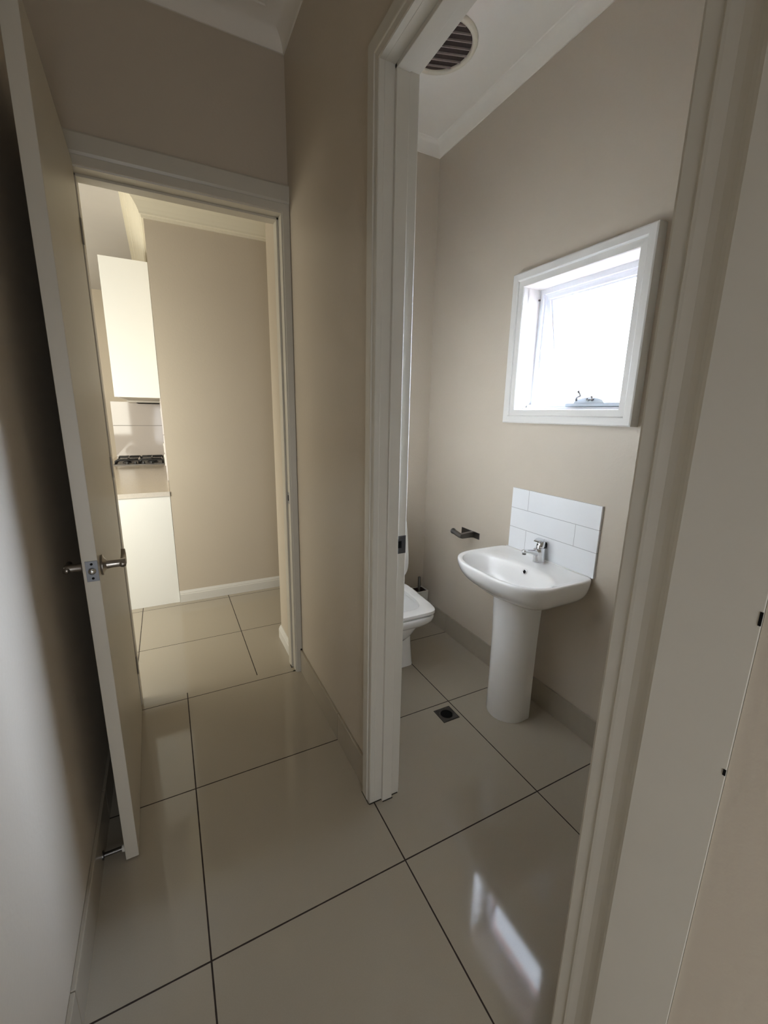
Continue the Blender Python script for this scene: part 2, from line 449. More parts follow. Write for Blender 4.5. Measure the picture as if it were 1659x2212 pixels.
# ------------------------------------------------------------------ door frames and architraves
def casing_profile(wd, th):
    return [(0, 0), (0, th * 0.72), (0.003, th * 0.8), (wd * 0.30, th * 0.86), (wd * 0.34, th * 0.98), (wd * 0.40, th), (wd * 0.88, th), (wd * 0.97, th * 0.85), (wd, th * 0.55), (wd, 0)]
# toilet doorway, hall side (plane x = 0, sticks out to -x)
H = HEAD
bm = sweep([(JY1, 0.0, 1, 0), (JY1, H, 1, 1), (JY0, H, -1.25, 1), (JY0, 0.0, -1.25, 0)], casing_profile(0.064, 0.022),
           lambda a, b, t: (-t, a, b), False)
fr1 = struct('trim_4', bm, M['trim'], label='cream moulded architrave of the toilet doorway', cat='architrave')
bm = boxes((0.0, 0.105, JY1, JY1 + 0.018, 0, H + 0.018), (0.0, 0.105, JY0 - 0.018, JY0, 0, H + 0.018), (0.0, 0.105, JY0, JY1, H, H + 0.018),
           (0.030, 0.070, JY1 - 0.012, JY1, 0, H), (0.030, 0.070, JY0, JY0 + 0.012, 0, H), (0.030, 0.070, JY0, JY1, H - 0.012, H))
fr2 = struct('door_frame', bm, M['trim'], label='cream door lining of the toilet doorway', cat='door frame', bevel=0.0015)
bm = sweep([(JY1, 0.0, 1, 0), (JY1, H, 1, 1), (JY0, H, -1, 1), (JY0, 0.0, -1, 0)], [(0.016, 0), (0.016, 0.009), (0.022, 0.013), (0.058, 0.015), (0.062, 0.012), (0.062, 0)],
           lambda a, b, t: (0.105 + t, a, b), False)
struct('trim_5', bm, M['trim'], label='architrave inside the toilet room', cat='architrave')
# strike plate on the lining
bm = bmesh.new()
def plate_with_hole(u0, u1, v0, v1, hu0, hu1, hv0, hv1, th, fmap):
    b = bmesh.new()
    for (a0, a1, c0, c1) in ((u0, hu0, v0, v1), (hu1, u1, v0, v1), (hu0, hu1, v0, hv0), (hu0, hu1, hv1, v1)):
        vs = []
        for t in (0, th):
            vs += [b.verts.new(fmap(*p, t)) for p in ((a0, c0), (a1, c0), (a1, c1), (a0, c1))]
        for f in ((0, 1, 2, 3), (4, 5, 6, 7), (0, 1, 5, 4), (1, 2, 6, 5), (2, 3, 7, 6), (3, 0, 4, 7)):
            b.faces.new([vs[i] for i in f])
    return b
sp = obj('strike_plate', plate_with_hole(0.070, 0.1045, 0.984, 1.046, 0.075, 0.089, 1.003, 1.028, 0.0015, lambda u, v, t: (u, JY1 - t, v)), M['latch'], fr2)
sp['label'] = 'brushed steel strike plate'
hb = boxes((0.075, 0.089, JY1 - 0.0004, JY1 + 0.001, 1.003, 1.028))
obj('latch_hole', hb, M['black'], sp)
for zz in (0.992, 1.038):
    b = bmesh.new(); tube(b, [(0.082, JY1 - 0.0005, zz), (0.082, JY1 - 0.0022, zz)], 0.0032, 10)
    obj('screw', b, M['darkmetal'], sp)
# grime where the joinery meets the tiles
obj('grime_line', boxes((-0.021, 0.10, JY1 - 0.003, JY1 - 0.0006, 0.0, 0.003), (-0.0235, -0.022, JY1, 0.302, 0, 0.003), (0.03, 0.072, JY1 - 0.0145, JY1 - 0.012, 0, 0.003)), M['dirt'], fr2)
# paint nicks on the right architrave
for (yy, zz, hh) in ((-0.648, 1.296, 0.010), (-0.655, 1.275, 0.006)):
    obj('paint_nick', boxes((-0.0232, -0.0222, yy - 0.0022, yy + 0.0012, zz - hh / 2, zz + hh / 2)), M['dirt'], fr1)
# flat board beside the architrave
b = bmesh.new()
sec = [(-0.626, 0.0), (-0.626, 0.0205), (-0.632, 0.0222), (-0.642, 0.0240), (-0.652, 0.0272), (-0.659, 0.0315), (-0.664, 0.0335), (-0.760, 0.0335), (-0.760, 0.0)]
loft(b, [[(-t, y, 0.0) for y, t in sec], [(-t, y, 2.92) for y, t in sec]])
tb = struct('trim_6', b, M['trim'], label='flat cream board right of the toilet doorway', cat='trim')
for zz, hh in ((1.233, 0.016), (1.035, 0.008)):
    obj('dark_mark', boxes((-0.0342, -0.0330, -0.7605, -0.7578, zz - hh / 2, zz + hh / 2)), M['black'], tb)

# kitchen doorway
KH = HEAD - 0.018
KX0, KX1 = -0.815, -0.038
bm = boxes((KX1, KX1 + 0.03, 1.2, 1.3, 0, KH), (KX0 - 0.018, KX0, 1.2, 1.3, 0, KH), (KX0 - 0.018, KX1 + 0.03, 1.2, 1.3, KH, KH + 0.02),
           (KX1 - 0.010, KX1, 1.242, 1.30, 0, KH), (KX0, KX0 + 0.010, 1.242, 1.30, 0, KH), (KX0, KX1, 1.242, 1.30, KH - 0.010, KH))
kf = struct('door_frame_kitchen', bm, M['trim'], label='door lining of the kitchen doorway', cat='door frame', bevel=0.0015)
hp = [(0, 0), (0, 0.010), (0.018, 0.012), (0.020, 0.017), (0.075, 0.019), (0.105, 0.020), (0.112, 0.016), (0.112, 0)]
bm = sweep([(KX1, 0, 1, 0), (KX1, KH, 1, 1), (KX0, KH, -1, 1), (KX0, 0, -1, 0)], [(s * 0.34, t) for s, t in hp],
           lambda a, b, t: (a, 1.2 - t, b), False)
# head board taller than the sides: built as its own strip
bm2 = sweep([(LX, KH + 0.037, 0, 1), (0.0, KH + 0.037, 0, 1)], [(0, 0), (0, 0.013), (0.012, 0.019), (0.070, 0.019), (0.078, 0.013), (0.078, 0)],
            lambda a, b, t: (a, 1.2 - t, b), False)
tmp = bpy.data.meshes.new('t'); bm2.to_mesh(tmp); bm2.free(); bm.from_mesh(tmp)
struct('trim_7', bm, M['trim'], label='architrave of the kitchen doorway', cat='architrave')
ks = obj('strike_plate', boxes((KX1 - 0.0012, KX1, 1.206, 1.236, 0.975, 1.035)), M['steel'], kf)
obj('latch_hole', boxes((KX1 - 0.0016, KX1 - 0.0012, 1.214, 1.230, 0.99, 1.02)), M['black'], ks)
obj('grime_line', boxes((KX1 - 0.013, KX1 + 0.03, 1.1965, 1.2, 0, 0.006), (KX1 - 0.0125, KX1 - 0.010, 1.236, 1.262, 0, 0.008), (-0.010, -0.001, 1.178, 1.184, 0.135, 0.142)), M['dirt'], kf)

# ------------------------------------------------------------------ open hall door (door_1)
DL = bpy.data.objects.new('door_1', None); COL.objects.link(DL)
DL.location = (-0.805, 1.19, 0.0); DL['kind'] = 'structure'; DL['label'] = 'cream door standing open into the hall'; DL['category'] = 'door'
bpy.context.view_layer.update()
part('door_leaf', boxes((-0.842, -0.805, 0.400, 1.192, 0.006, 2.325)), M['door'], DL, bevel=0.0015)
lp = part('latch_plate', boxes((-0.8345, -0.8055, 0.3985, 0.400, 0.975, 1.034)), M['latch'], DL, bevel=0.0005)
b = bmesh.new(); tube(b, [(0, 0, 0), (0, -0.004, 0), (0, -0.009, 0)], [0.0095, 0.0095, 0.005], 16)
bmesh.ops.translate(b, verts=b.verts, vec=(-0.820, 0.3985, 1.005)); part('latch_bolt', b, M['chrome'], lp, smooth=True)
for zz in (0.984, 1.025):
    b = bmesh.new(); tube(b, [(-0.820, 0.399, zz), (-0.820, 0.3978, zz)], 0.0035, 10); part('screw', b, M['black'], lp)
def lever(side, x0):
    s = side
    b = bmesh.new()
    # rose with a flared neck
    prof = [(0.0, 0.029), (0.003, 0.030), (0.006, 0.0300), (0.009, 0.020), (0.014, 0.0135), (0.022, 0.0125), (0.030, 0.0118), (0.060, 0.0122), (0.062, 0.0110)]
    if s < 0: prof = [(0.0, 0.026), (0.004, 0.026), (0.006, 0.022), (0.009, 0.0135), (0.02, 0.0118), (0.050, 0.0122)]
    tube(b, [(x0 + s * d, 0.462, 1.0) for d, r in prof], [r for d, r in prof], 24)
    h = part('door_handle', b, M['nickel'], DL, autosmooth=40)
    c = bmesh.new()
    xe = x0 + s * (0.054 if s > 0 else 0.044)
    pts = [(xe, 0.448, 0.998), (xe, 0.462, 0.998), (xe, 0.485, 0.999), (xe, 0.505, 1.002), (xe, 0.518, 1.010), (xe, 0.522, 1.024)]
    if s < 0: pts = pts[:4]
    tube(c, pts, [0.0085, 0.010, 0.009, 0.0078, 0.0068, 0.0055][:len(pts)], 14)
    part('lever', c, M['nickel'], h, smooth=True)
    return h
lever(1, -0.805)
lever(-1, -0.842)
for zz in (0.25, 1.2, 2.1):
    b = bmesh.new(); tube(b, [(-0.8035, 1.196, zz - 0.045), (-0.8035, 1.196, zz + 0.045)], 0.006, 10)
    part('hinge', b, M['steel'], DL, smooth=False)
DL.rotation_euler = (0, 0, math.radians(1.45))
# small door stop between skirting and leaf
ds = empty('door_stop', (LX + 0.011, 0.425, 0.03), 'small white door stop behind the foot of the open hall door', 'door stop')
b = bmesh.new(); tube(b, [(LX + 0.011, 0.425, 0.032), (LX + 0.014, 0.425, 0.032), (LX + 0.016, 0.425, 0.032), (-0.832, 0.425, 0.032)], [0.014, 0.014, 0.007, 0.007], 14); part('stem', b, M['darkmetal'], ds, autosmooth=40)
b = bmesh.new(); tube(b, [(-0.832, 0.425, 0.032), (-0.826, 0.425, 0.032), (-0.8203, 0.425, 0.032)], [0.011, 0.012, 0.010], 14); part('rubber_tip', b, M['rubber'], ds, autosmooth=40)

# toilet room door, folded back behind the near jamb
D2 = bpy.data.objects.new('door_2', None); COL.objects.link(D2)
D2.location = (0.13, -0.60, 0.0); D2['kind'] = 'structure'; D2['label'] = 'toilet room door folded back inside the room'; D2['category'] = 'door'
bpy.context.view_layer.update()
part('door_leaf', boxes((0.130, 0.93, -0.672, -0.634, 0.006, 2.32)), M['door'], D2, bevel=0.0015)

# ------------------------------------------------------------------ bathroom window
W = bpy.data.objects.new('window_1', None); COL.objects.link(W)
W.location = (1.085, 0.415, 1.476); W['kind'] = 'structure'; W['label'] = 'small bright awning window above the washbasin'; W['category'] = 'window'
bpy.context.view_layer.update()
wy0, wy1, wz0, wz1 = 0.142, 0.700, 1.476, 2.034
rect = [(wy0, wz0, -1, -1), (wy1, wz0, 1, -1), (wy1, wz1, 1, 1), (wy0, wz1, -1, 1)]
part('architrave', sweep(rect, [(0, 0), (0, 0.030), (0.003, 0.034), (0.028, 0.036), (0.030, 0.041), (0.034, 0.044), (0.060, 0.045), (0.065, 0.042), (0.066, 0)],
                         lambda a, b, t: (BX - t, a, b), True), M['win_trim'], W)
part('reveal_lining', sweep(rect, [(0, 0.002), (0, -0.115), (0.014, -0.115), (0.014, 0.002)], lambda a, b, t: (BX - t, a, b), True), M['win_trim'], W)
fx = 1.085
frm = part('window_frame', sweep([(wy0, wz0, 1, 1), (wy1, wz0, -1, 1), (wy1, wz1, -1, -1), (wy0, wz1, 1, -1)],
                           [(0, 0), (0.022, 0), (0.022, -0.010), (0.030, -0.012), (0.030, -0.03), (0.026, -0.03), (0.026, -0.052), (0, -0.052)],
                           lambda a, b, t: (fx - t, a, b), True), M['alu'], W)
part('sill_strip', boxes((1.035, 1.085, wy0, wy1, wz0, wz0 + 0.010), (1.060, 1.085, wy0, wy1, wz0 + 0.010, wz0 + 0.024)), M['alu'], W, bevel=0.001)
# tilted sash (hinged at its top edge)
hx, hz, ang = 1.098, wz1 - 0.030, math.radians(12)
def sash_map(yv, d, t):            # d = distance down from the hinge, t = outward thickness
    return (hx + d * math.sin(ang) + t * math.cos(ang), yv, hz - d * math.cos(ang) + t * math.sin(ang))
sd = 0.492
sash = part('sash', sweep([(wy0 + 0.032, 0.0, 1, 1), (wy1 - 0.032, 0.0, -1, 1), (wy1 - 0.032, sd, -1, -1), (wy0 + 0.032, sd, 1, -1)],
                   [(0, 0), (0.014, 0), (0.017, 0.004), (0.017, 0.010), (0.024, 0.010), (0.024, 0.024), (0, 0.024)], sash_map, True), M['alu'], W)
b = bmesh.new()
vs = [b.verts.new(sash_map(*p)) for p in ((wy0 + 0.052, 0.02, 0.015), (wy1 - 0.052, 0.02, 0.015), (wy1 - 0.052, sd - 0.02, 0.015), (wy0 + 0.052, sd - 0.02, 0.015))]
b.faces.new(vs)
part('pane', b, M['glass'], sash)
# chain winder
wd = part('winder_housing', boxes((1.034, 1.062, wy0 + 0.02, 0.442, wz0 + 0.012, wz0 + 0.028)), M['winder'], W, bevel=0.003)
b = bmesh.new()
n = 16
r0 = [(1.036, 0.400 - 0.150 * k / n, wz0 + 0.028 + 0.022 * (math.sin(PI * k / n) ** 0.4)) for k in range(n + 1)]
loft(b, [r0 + [(1.036, 0.25, wz0 + 0.027), (1.036, 0.40, wz0 + 0.027)],
         [(1.060, y, z) for x, y, z in r0] + [(1.060, 0.25, wz0 + 0.027), (1.060, 0.40, wz0 + 0.027)]])
part('winder_body', b, M['winder'], wd)
b = bmesh.new(); tube(b, [(1.034, 0.385, wz0 + 0.038), (1.026, 0.378, wz0 + 0.052), (1.022, 0.355, wz0 + 0.058), (1.020, 0.366, wz0 + 0.078)], [0.0045, 0.006, 0.0055, 0.007], 10)
part('winder_crank', b, M['steel'], wd, smooth=True)
b = bmesh.new(); tube(b, [(1.036, 0.325, wz0 + 0.040), (1.026, 0.322, wz0 + 0.041)], 0.006, 10)
part('winder_screw', b, M['steel'], wd, smooth=True)
b = bmesh.new(); tube(b, [(1.036, 0.305, wz0 + 0.040), (1.028, 0.305, wz0 + 0.044), (1.026, 0.300, wz0 + 0.055)], [0.007, 0.007, 0.006], 10)
part('winder_knob', b, M['steel'], wd, smooth=True)
b = bmesh.new(); tube(b, [(1.078, wy1 - 0.001, wz1 - 0.045), (1.078, wy1 - 0.007, wz1 - 0.045)], 0.0045, 8)
part('screw', b, M['darkmetal'], W)
# brick outer skin of the house with its own opening
bw = struct('wall_outside', boxes((1.14, 1.225, -0.9, BY + 0.1, 0, 3.1)), M['brick'], label='red brick outer wall seen in the window gap', cat='wall')
cut(bw, boxes((1.1, 1.3, 0.118, 0.712, 1.45, 2.14)))
bw.data.materials.clear(); bw.data.materials.append(M['brick'])

# ------------------------------------------------------------------ tile splashback behind the basin
sb = obj('tiled_splashback', boxes((BX - 0.011, BX, 0.166, 0.681, 0.765, 1.084)), M['splash'], bevel=0.0012)
sb['label'] = 'white brick-pattern tile splashback on the wall behind the washbasin'; sb['category'] = 'splashback'

# ------------------------------------------------------------------ washbasin
WB = empty('washbasin', (0.82, 0.44, 0.0), 'white pedestal washbasin below the small window', 'washbasin')
NSEG = 72
def star(cx_, cy_, af, ab, bl, nf, nb, z, squeeze=0.0):
    """plan outline: front is -x. af/ab reach to front/back, bl half width, nf/nb superellipse exponents"""
    out = []
    for k in range(NSEG):
        t = 2 * PI * k / NSEG
        c, s = math.cos(t), math.sin(t)
        front = c < 0
        n_ = nf if front else nb
        a = af if front else ab
        r = (abs(c / a) ** n_ + abs(s / bl) ** n_) ** (-1.0 / n_)
        x = cx_ + r * c; y = cy_ + r * s
        if squeeze and x > cx_:
            y = cy_ + (y - cy_) * (1 - squeeze * (x - cx_) / ab)
        out.append((x, y, z))
    return out
bcx, bcy = 0.80, 0.431
RZ = 0.768
shell = []
xb = BX - 0.0005          # back against the wall
for z, f, wdt, bk in ((0.628, 0.16, 0.36, 0.70), (0.631, 0.32, 0.56, 0.97), (0.638, 0.48, 0.72, 1.0), (0.652, 0.63, 0.83, 1.0),
                  (0.674, 0.78, 0.905, 1.0), (0.698, 0.89, 0.955, 1.0), (0.728, 0.965, 0.985, 1.0), (0.752, 1.0, 1.0, 1.0)):
    ring = star(bcx, bcy, 0.200 * f, (xb - bcx) * bk, 0.280 * wdt, 2.9, 12.0, z)
    shell.append(ring)
shell.append(star(bcx, bcy, 0.199, xb - bcx, 0.279, 2.9, 12.0, RZ - 0.003))
shell.append(star(bcx, bcy, 0.194, xb - bcx - 0.003, 0.274, 2.9, 12.0, RZ))
shell.append(star(bcx, bcy, 0.184, xb - bcx - 0.008, 0.262, 2.9, 12.0, RZ))
shell.append(star(bcx, bcy, 0.177, xb - bcx - 0.020, 0.254, 2.9, 12.0, RZ - 0.005))
# bowl opening: set towards the front, deck behind
bx0 = 0.755
shell.append(star(bx0, bcy, 0.130, 0.120, 0.247, 2.9, 2.4, RZ - 0.009))
shell.append(star(bx0, bcy, 0.124, 0.113, 0.239, 2.9, 2.4, RZ - 0.018))
shell.append(star(bx0, bcy, 0.116, 0.101, 0.218, 2.8, 2.3, RZ - 0.070))
shell.append(star(bx0 + 0.002, bcy, 0.100, 0.088, 0.178, 2.5, 2.3, RZ - 0.112))
shell.append(star(bx0 + 0.008, bcy, 0.070, 0.068, 0.115, 2.2, 2.2, RZ - 0.132))
shell.append(star(bx0 + 0.012, bcy, 0.034, 0.034, 0.045, 2.0, 2.0, RZ - 0.140))
b = bmesh.new(); loft(b, shell)
bowl = part('basin_bowl', b, M['white'], WB, smooth=True)
md = bowl.modifiers.new('s', 'SUBSURF'); md.levels = 1; md.render_levels = 1
# pedestal: half oval column, open at the back
def ped(z, rx, ry, cx_):
    pts = []
    for k in range(25):
        t = PI / 2 + PI * k / 24
        pts.append((cx_ + rx * math.cos(t), 0.420 + ry * math.sin(t), z))
    pts += [(cx_ + 0.05, 0.420 - ry * 0.97, z), (cx_ + 0.05, 0.420 + ry * 0.97, z)]
    return pts
b = bmesh.new()
loft(b, [ped(0.0, 0.100, 0.100, 0.83), ped(0.01, 0.102, 0.102, 0.83), ped(0.20, 0.100, 0.101, 0.83), ped(0.42, 0.101, 0.103, 0.83), ped(0.56, 0.106, 0.108, 0.83), ped(0.655, 0.112, 0.114, 0.83)])
part('pedestal', b, M['white'], WB, autosmooth=40)
part('floor_joint', boxes((0.0, 0.0001, 0, 0.0001, 0, 0.0001)), M['dirt'], WB) if False else None
# overflow ring on the back slope of the bowl
oc = Vector((0.8605, 0.418, 0.733)); dr = Vector((-0.95, 0, 0.30)).normalized()
b = bmesh.new()
ringp = []
a1 = Vector((0, 1, 0)); a2 = dr.cross(a1)
for r, h in ((0.0125, -0.002), (0.0125, 0.002), (0.0105, 0.0035), (0.0080, 0.002), (0.0078, -0.004)):
    ringp.append([tuple(oc + dr * h + r * (math.cos(2 * PI * k / 24) * a1 + math.sin(2 * PI * k / 24) * a2)) for k in range(24)])
loft(b, ringp, cap0=False, cap1=False)
ofr = part('overflow_ring', b, M['chrome'], WB, smooth=True)
b = bmesh.new(); loft(b, [[tuple(oc + dr * h + 0.0082 * (math.cos(2 * PI * k / 24) * a1 + math.sin(2 * PI * k / 24) * a2)) for k in range(24)] for h in (-0.004, 0.0012)])
part('overflow_hole', b, M['black'], ofr)
b = bmesh.new(); tube(b, [(0.767, bcy, RZ - 0.142), (0.767, bcy, RZ - 0.136)], 0.021, 20); part('waste', b, M['chrome'], WB)
# sealant bead along the wall
b = bmesh.new(); tube(b, [(BX - 0.013, 0.19, RZ - 0.002), (BX - 0.013, 0.69, RZ - 0.002)], 0.004, 8); part('sealant', b, M['white'], WB, smooth=True)

# ------------------------------------------------------------------ mixer tap
TP = empty('mixer_tap', (0.958, 0.437, RZ - 0.008), 'chrome single-lever mixer tap on the back ledge of the washbasin', 'tap')
tx, ty, tz = 0.962, 0.434, RZ - 0.007
b = bmesh.new()
rings = []
for z, rx, ry, dx in ((0, 0.029, 0.027, 0), (0.004, 0.029, 0.027, 0), (0.012, 0.028, 0.0255, 0), (0.035, 0.030, 0.0245, -0.001), (0.055, 0.032, 0.0245, -0.003), (0.066, 0.031, 0.024, -0.003), (0.072, 0.026, 0.021, 0.0)):
    rings.append([(tx + dx + rx * math.cos(2 * PI * k / 28), ty + ry * math.sin(2 * PI * k / 28), tz + z) for k in range(28)])
loft(b, rings)
part('tap_body', b, M['chrome'], TP, smooth=True)
b = bmesh.new()
def oval(cx_, cz_, wy, hz_, n=20):
    return [(cx_, ty + wy * math.cos(2 * PI * k / n), cz_ + hz_ * math.sin(2 * PI * k / n)) for k in range(n)]
loft(b, [oval(tx + 0.004, tz + 0.048, 0.020, 0.022), oval(tx - 0.018, tz + 0.048, 0.019, 0.020), oval(tx - 0.040, tz + 0.056, 0.0155, 0.0125),
         oval(tx - 0.065, tz + 0.062, 0.0125, 0.0095), oval(tx - 0.088, tz + 0.066, 0.0118, 0.0092), oval(tx - 0.100, tz + 0.067, 0.0125, 0.0098),
         oval(tx - 0.108, tz + 0.067, 0.010, 0.008), oval(tx - 0.111, tz + 0.067, 0.005, 0.004)])
sp_ = part('spout', b, M['chrome'], TP, smooth=True)
b = bmesh.new(); tube(b, [(tx - 0.100, ty, tz + 0.062), (tx - 0.100, ty, tz + 0.052)], 0.0085, 16); part('aerator', b, M['darkmetal'], sp_, autosmooth=40)
b = bmesh.new()
hl = []
for z, rx, ry, dx in ((0.070, 0.018, 0.018, 0.0), (0.080, 0.021, 0.019, 0.002), (0.096, 0.019, 0.0185, 0.006), (0.110, 0.015, 0.0175, 0.010)):
    hl.append([(tx + dx + rx * math.cos(2 * PI * k / 28), ty + ry * math.sin(2 * PI * k / 28), tz + z) for k in range(28)])
loft(b, hl)
hd = part('cartridge_cap', b, M['chrome'], TP, smooth=True)
b = bmesh.new(); tube(b, [(tx - 0.016, ty, tz + 0.089), (tx - 0.0185, ty, tz + 0.0895)], 0.0032, 10); part('index_dot', b, M['black'], hd)
b = bmesh.new()
def slab(x, z, hw, th): return [(x, ty - hw, z), (x, ty + hw, z), (x + 0.002, ty + hw * 0.9, z + th), (x + 0.002, ty - hw * 0.9, z + th)]
loft(b, [slab(tx - 0.034, tz + 0.106, 0.012, 0.004), slab(tx - 0.018, tz + 0.110, 0.0175, 0.006), slab(tx, tz + 0.111, 0.0195, 0.008), slab(tx + 0.018, tz + 0.103, 0.020, 0.010), slab(tx + 0.026, tz + 0.090, 0.019, 0.010), slab(tx + 0.0265, tz + 0.068, 0.018, 0.006)])
part('lever', b, M['chrome'], TP, bevel=0.003, autosmooth=50)

# ------------------------------------------------------------------ toilet
TX = 0.500
TO = empty('toilet', (TX, 1.15, 0.0), 'white toilet with its lid up, half hidden behind the door jamb', 'toilet')
def tring(z, yf, yb, hwf, hwb, n=5.0, cxo=0.0):
    """rounded plan ring; y from yf (front) to yb (back)"""
    out = []
    cy_ = (yf + yb) / 2; ly = (yb - yf) / 2
    for k in range(NSEG):
        t = 2 * PI * k / NSEG
        c, s = math.cos(t), math.sin(t)
        r = (abs(c) ** n + abs(s) ** n) ** (-1.0 / n)
        v = r * s; u = r * c
        hw = hwf + (hwb - hwf) * (v + 1) / 2
        out.append((TX + cxo + u * hw, cy_ + v * ly, z))
    return out
b = bmesh.new()
loft(b, [tring(0.0, 0.962, BY - 0.012, 0.116, 0.14, 9), tring(0.012, 0.964, BY - 0.012, 0.114, 0.14, 9), tring(0.13, 0.972, BY - 0.012, 0.108, 0.14, 8),
         tring(0.235, 0.966, BY - 0.012, 0.108, 0.14, 6), tring(0.262, 0.940, BY - 0.012, 0.118, 0.145, 5), tring(0.290, 0.875, BY - 0.012, 0.146, 0.165, 4.5),
         tring(0.320, 0.828, BY - 0.012, 0.162, 0.180, 4.5), tring(0.350, 0.800, BY - 0.012, 0.169, 0.188, 5), tring(0.372, 0.796, BY - 0.012, 0.169, 0.189, 5.5),
         tring(0.3825, 0.799, BY - 0.012, 0.166, 0.186, 5.5), tring(0.384, 0.845, 1.20, 0.124, 0.13, 4), tring(0.374, 0.850, 1.20, 0.119, 0.125, 3.8),
         tring(0.30, 0.865, 1.185, 0.108, 0.112, 3.4), tring(0.23, 0.90, 1.15, 0.082, 0.085, 2.8), tring(0.17, 0.95, 1.10, 0.045, 0.05, 2)])
part('toilet_bowl', b, M['white'], TO, autosmooth=60)
b = bmesh.new()
loft(b, [tring(0.3905, 0.803, 1.235, 0.156, 0.180, 7), tring(0.3925, 0.800, 1.24, 0.158, 0.183, 7), tring(0.408, 0.801, 1.24, 0.157, 0.182, 7), tring(0.411, 0.806, 1.235, 0.153, 0.178, 7),
         tring(0.413, 0.858, 1.19, 0.116, 0.128, 3.4), tring(0.409, 0.866, 1.185, 0.109, 0.121, 3.3), tring(0.392, 0.870, 1.18, 0.105, 0.117, 3.2), tring(0.388, 0.855, 1.19, 0.115, 0.13, 3.4)],
     cap0=False, cap1=False)
seat = part('toilet_seat', b, M['seat'], TO, autosmooth=32)
bmx = bmesh.new(); bmx.from_mesh(seat.data)
bmx.verts.ensure_lookup_table()
for k in range(NSEG):
    bmx.faces.new((bmx.verts[7 * NSEG + k], bmx.verts[7 * NSEG + (k + 1) % NSEG], bmx.verts[(k + 1) % NSEG], bmx.verts[k]))
bmesh.ops.recalc_face_normals(bmx, faces=bmx.faces); bmx.to_mesh(seat.data); bmx.free()
for p in seat.data.polygons: p.use_smooth = True
# raised lid leaning on the cistern
def lidring(off, shrink):
    out = []
    for k in range(NSEG):
        t = 2 * PI * k / NSEG
        c, s = math.cos(t), math.sin(t); n = 5.0
        r = (abs(c) ** n + abs(s) ** n) ** (-1.0 / n)
        u, v = r * c, r * s
        hw = 0.220 + (0.205 - 0.220) * (v + 1) / 2 - shrink
        z = 0.655 + v * (0.225 - shrink)
        y = 1.222 + 0.09 * (z - 0.43) + off
        out.append((TX + u * hw, y, z))
    return out
b = bmesh.new(); loft(b, [lidring(0.0, 0.006), lidring(0.004, 0.0), lidring(0.018, 0.0), lidring(0.022, 0.006)])
part('toilet_lid', b, M['seat'], TO, smooth=True)
for sx in (-0.08, 0.08):
    b = bmesh.new(); tube(b, [(TX + sx - 0.02, 1.225, 0.412), (TX + sx + 0.02, 1.225, 0.412)], 0.014, 14)
    part('lid_hinge', b, M['chrome'], TO, autosmooth=40)
part('cistern', boxes((TX - 0.185, TX + 0.185, 1.33, BY - 0.001, 0.386, 0.80)), M['white'], TO, bevel=0.02)
cl = part('cistern_lid', boxes((TX - 0.192, TX + 0.192, 1.322, BY - 0.001, 0.802, 0.835)), M['white'], TO, bevel=0.01)
b = bmesh.new(); tube(b, [(TX, 1.43, 0.834), (TX, 1.43, 0.840)], 0.022, 20); part('flush_button', b, M['chrome'], cl)

# ------------------------------------------------------------------ toilet brush in its holder
BH = empty('toilet_brush_holder', (0.948, 1.462, 0.0), 'grey square toilet brush holder on the floor beside the toilet', 'brush holder')
b = bmesh.new()
def sq(h, z): return [(0.948 - h, 1.462 - h, z), (0.948 + h, 1.462 - h, z), (0.948 + h, 1.462 + h, z), (0.948 - h, 1.462 + h, z)]
loft(b, [sq(0.040, 0.0), sq(0.046, 0.222), sq(0.0405, 0.222), sq(0.036, 0.02)])
part('cup', b, M['ceramic'], BH, bevel=0.0015)
part('inner_lining', (lambda bb: (loft(bb, [sq(0.0395, 0.216), sq(0.0355, 0.03)], cap0=False), bb)[1])(bmesh.new()), M['bristle'], BH)
BR = empty('toilet_brush', (0.948, 1.462, 0.03), 'toilet brush with a dark steel handle standing in the square holder', 'toilet brush')
b = bmesh.new(); tube(b, [(0.945, 1.462, 0.10), (0.945, 1.466, 0.312), (0.945, 1.4662, 0.315)], [0.0095, 0.0095, 0.007], 14); part('handle', b, M['darkmetal'], BR, autosmooth=40)
b = bmesh.new(); tube(b, [(0.945, 1.462, 0.022), (0.945, 1.462, 0.04), (0.945, 1.462, 0.09), (0.945, 1.462, 0.105)], [0.018, 0.024, 0.024, 0.010], 18); part('bristles', b, M['bristle'], BR)

# ------------------------------------------------------------------ toilet roll holder
RH = empty('toilet_roll_holder', (BX, 1.01, 0.75), 'empty dark metal toilet roll holder on the wall left of the washbasin', 'roll holder')
part('wall_plate', boxes((BX - 0.004, BX, 0.928, 1.096, 0.730, 0.768)), M['darkmetal'], RH, bevel=0.001)
b = bmesh.new()
def bar(x, y, z, hy, hz_): return [(x, y - hy, z - hz_), (x, y + hy, z - hz_), (x, y + hy, z + hz_), (x, y - hy, z + hz_)]
loft(b, [bar(BX - 0.003, 0.985, 0.750, 0.011, 0.019), bar(BX - 0.03, 0.978, 0.753, 0.011, 0.017), bar(BX - 0.108, 0.962, 0.757, 0.011, 0.015)])
part('arm', b, M['darkmetal'], RH, bevel=0.003)
b = bmesh.new(); tube(b, [(BX - 0.113, 0.950, 0.757), (BX - 0.113, 0.965, 0.758), (BX - 0.113, 1.025, 0.768), (BX - 0.113, 1.031, 0.769), (BX - 0.113, 1.040, 0.7705)], [0.012, 0.0145, 0.0145, 0.0175, 0.017], 18)
part('roll_bar', b, M['darkmetal'], RH, autosmooth=40)

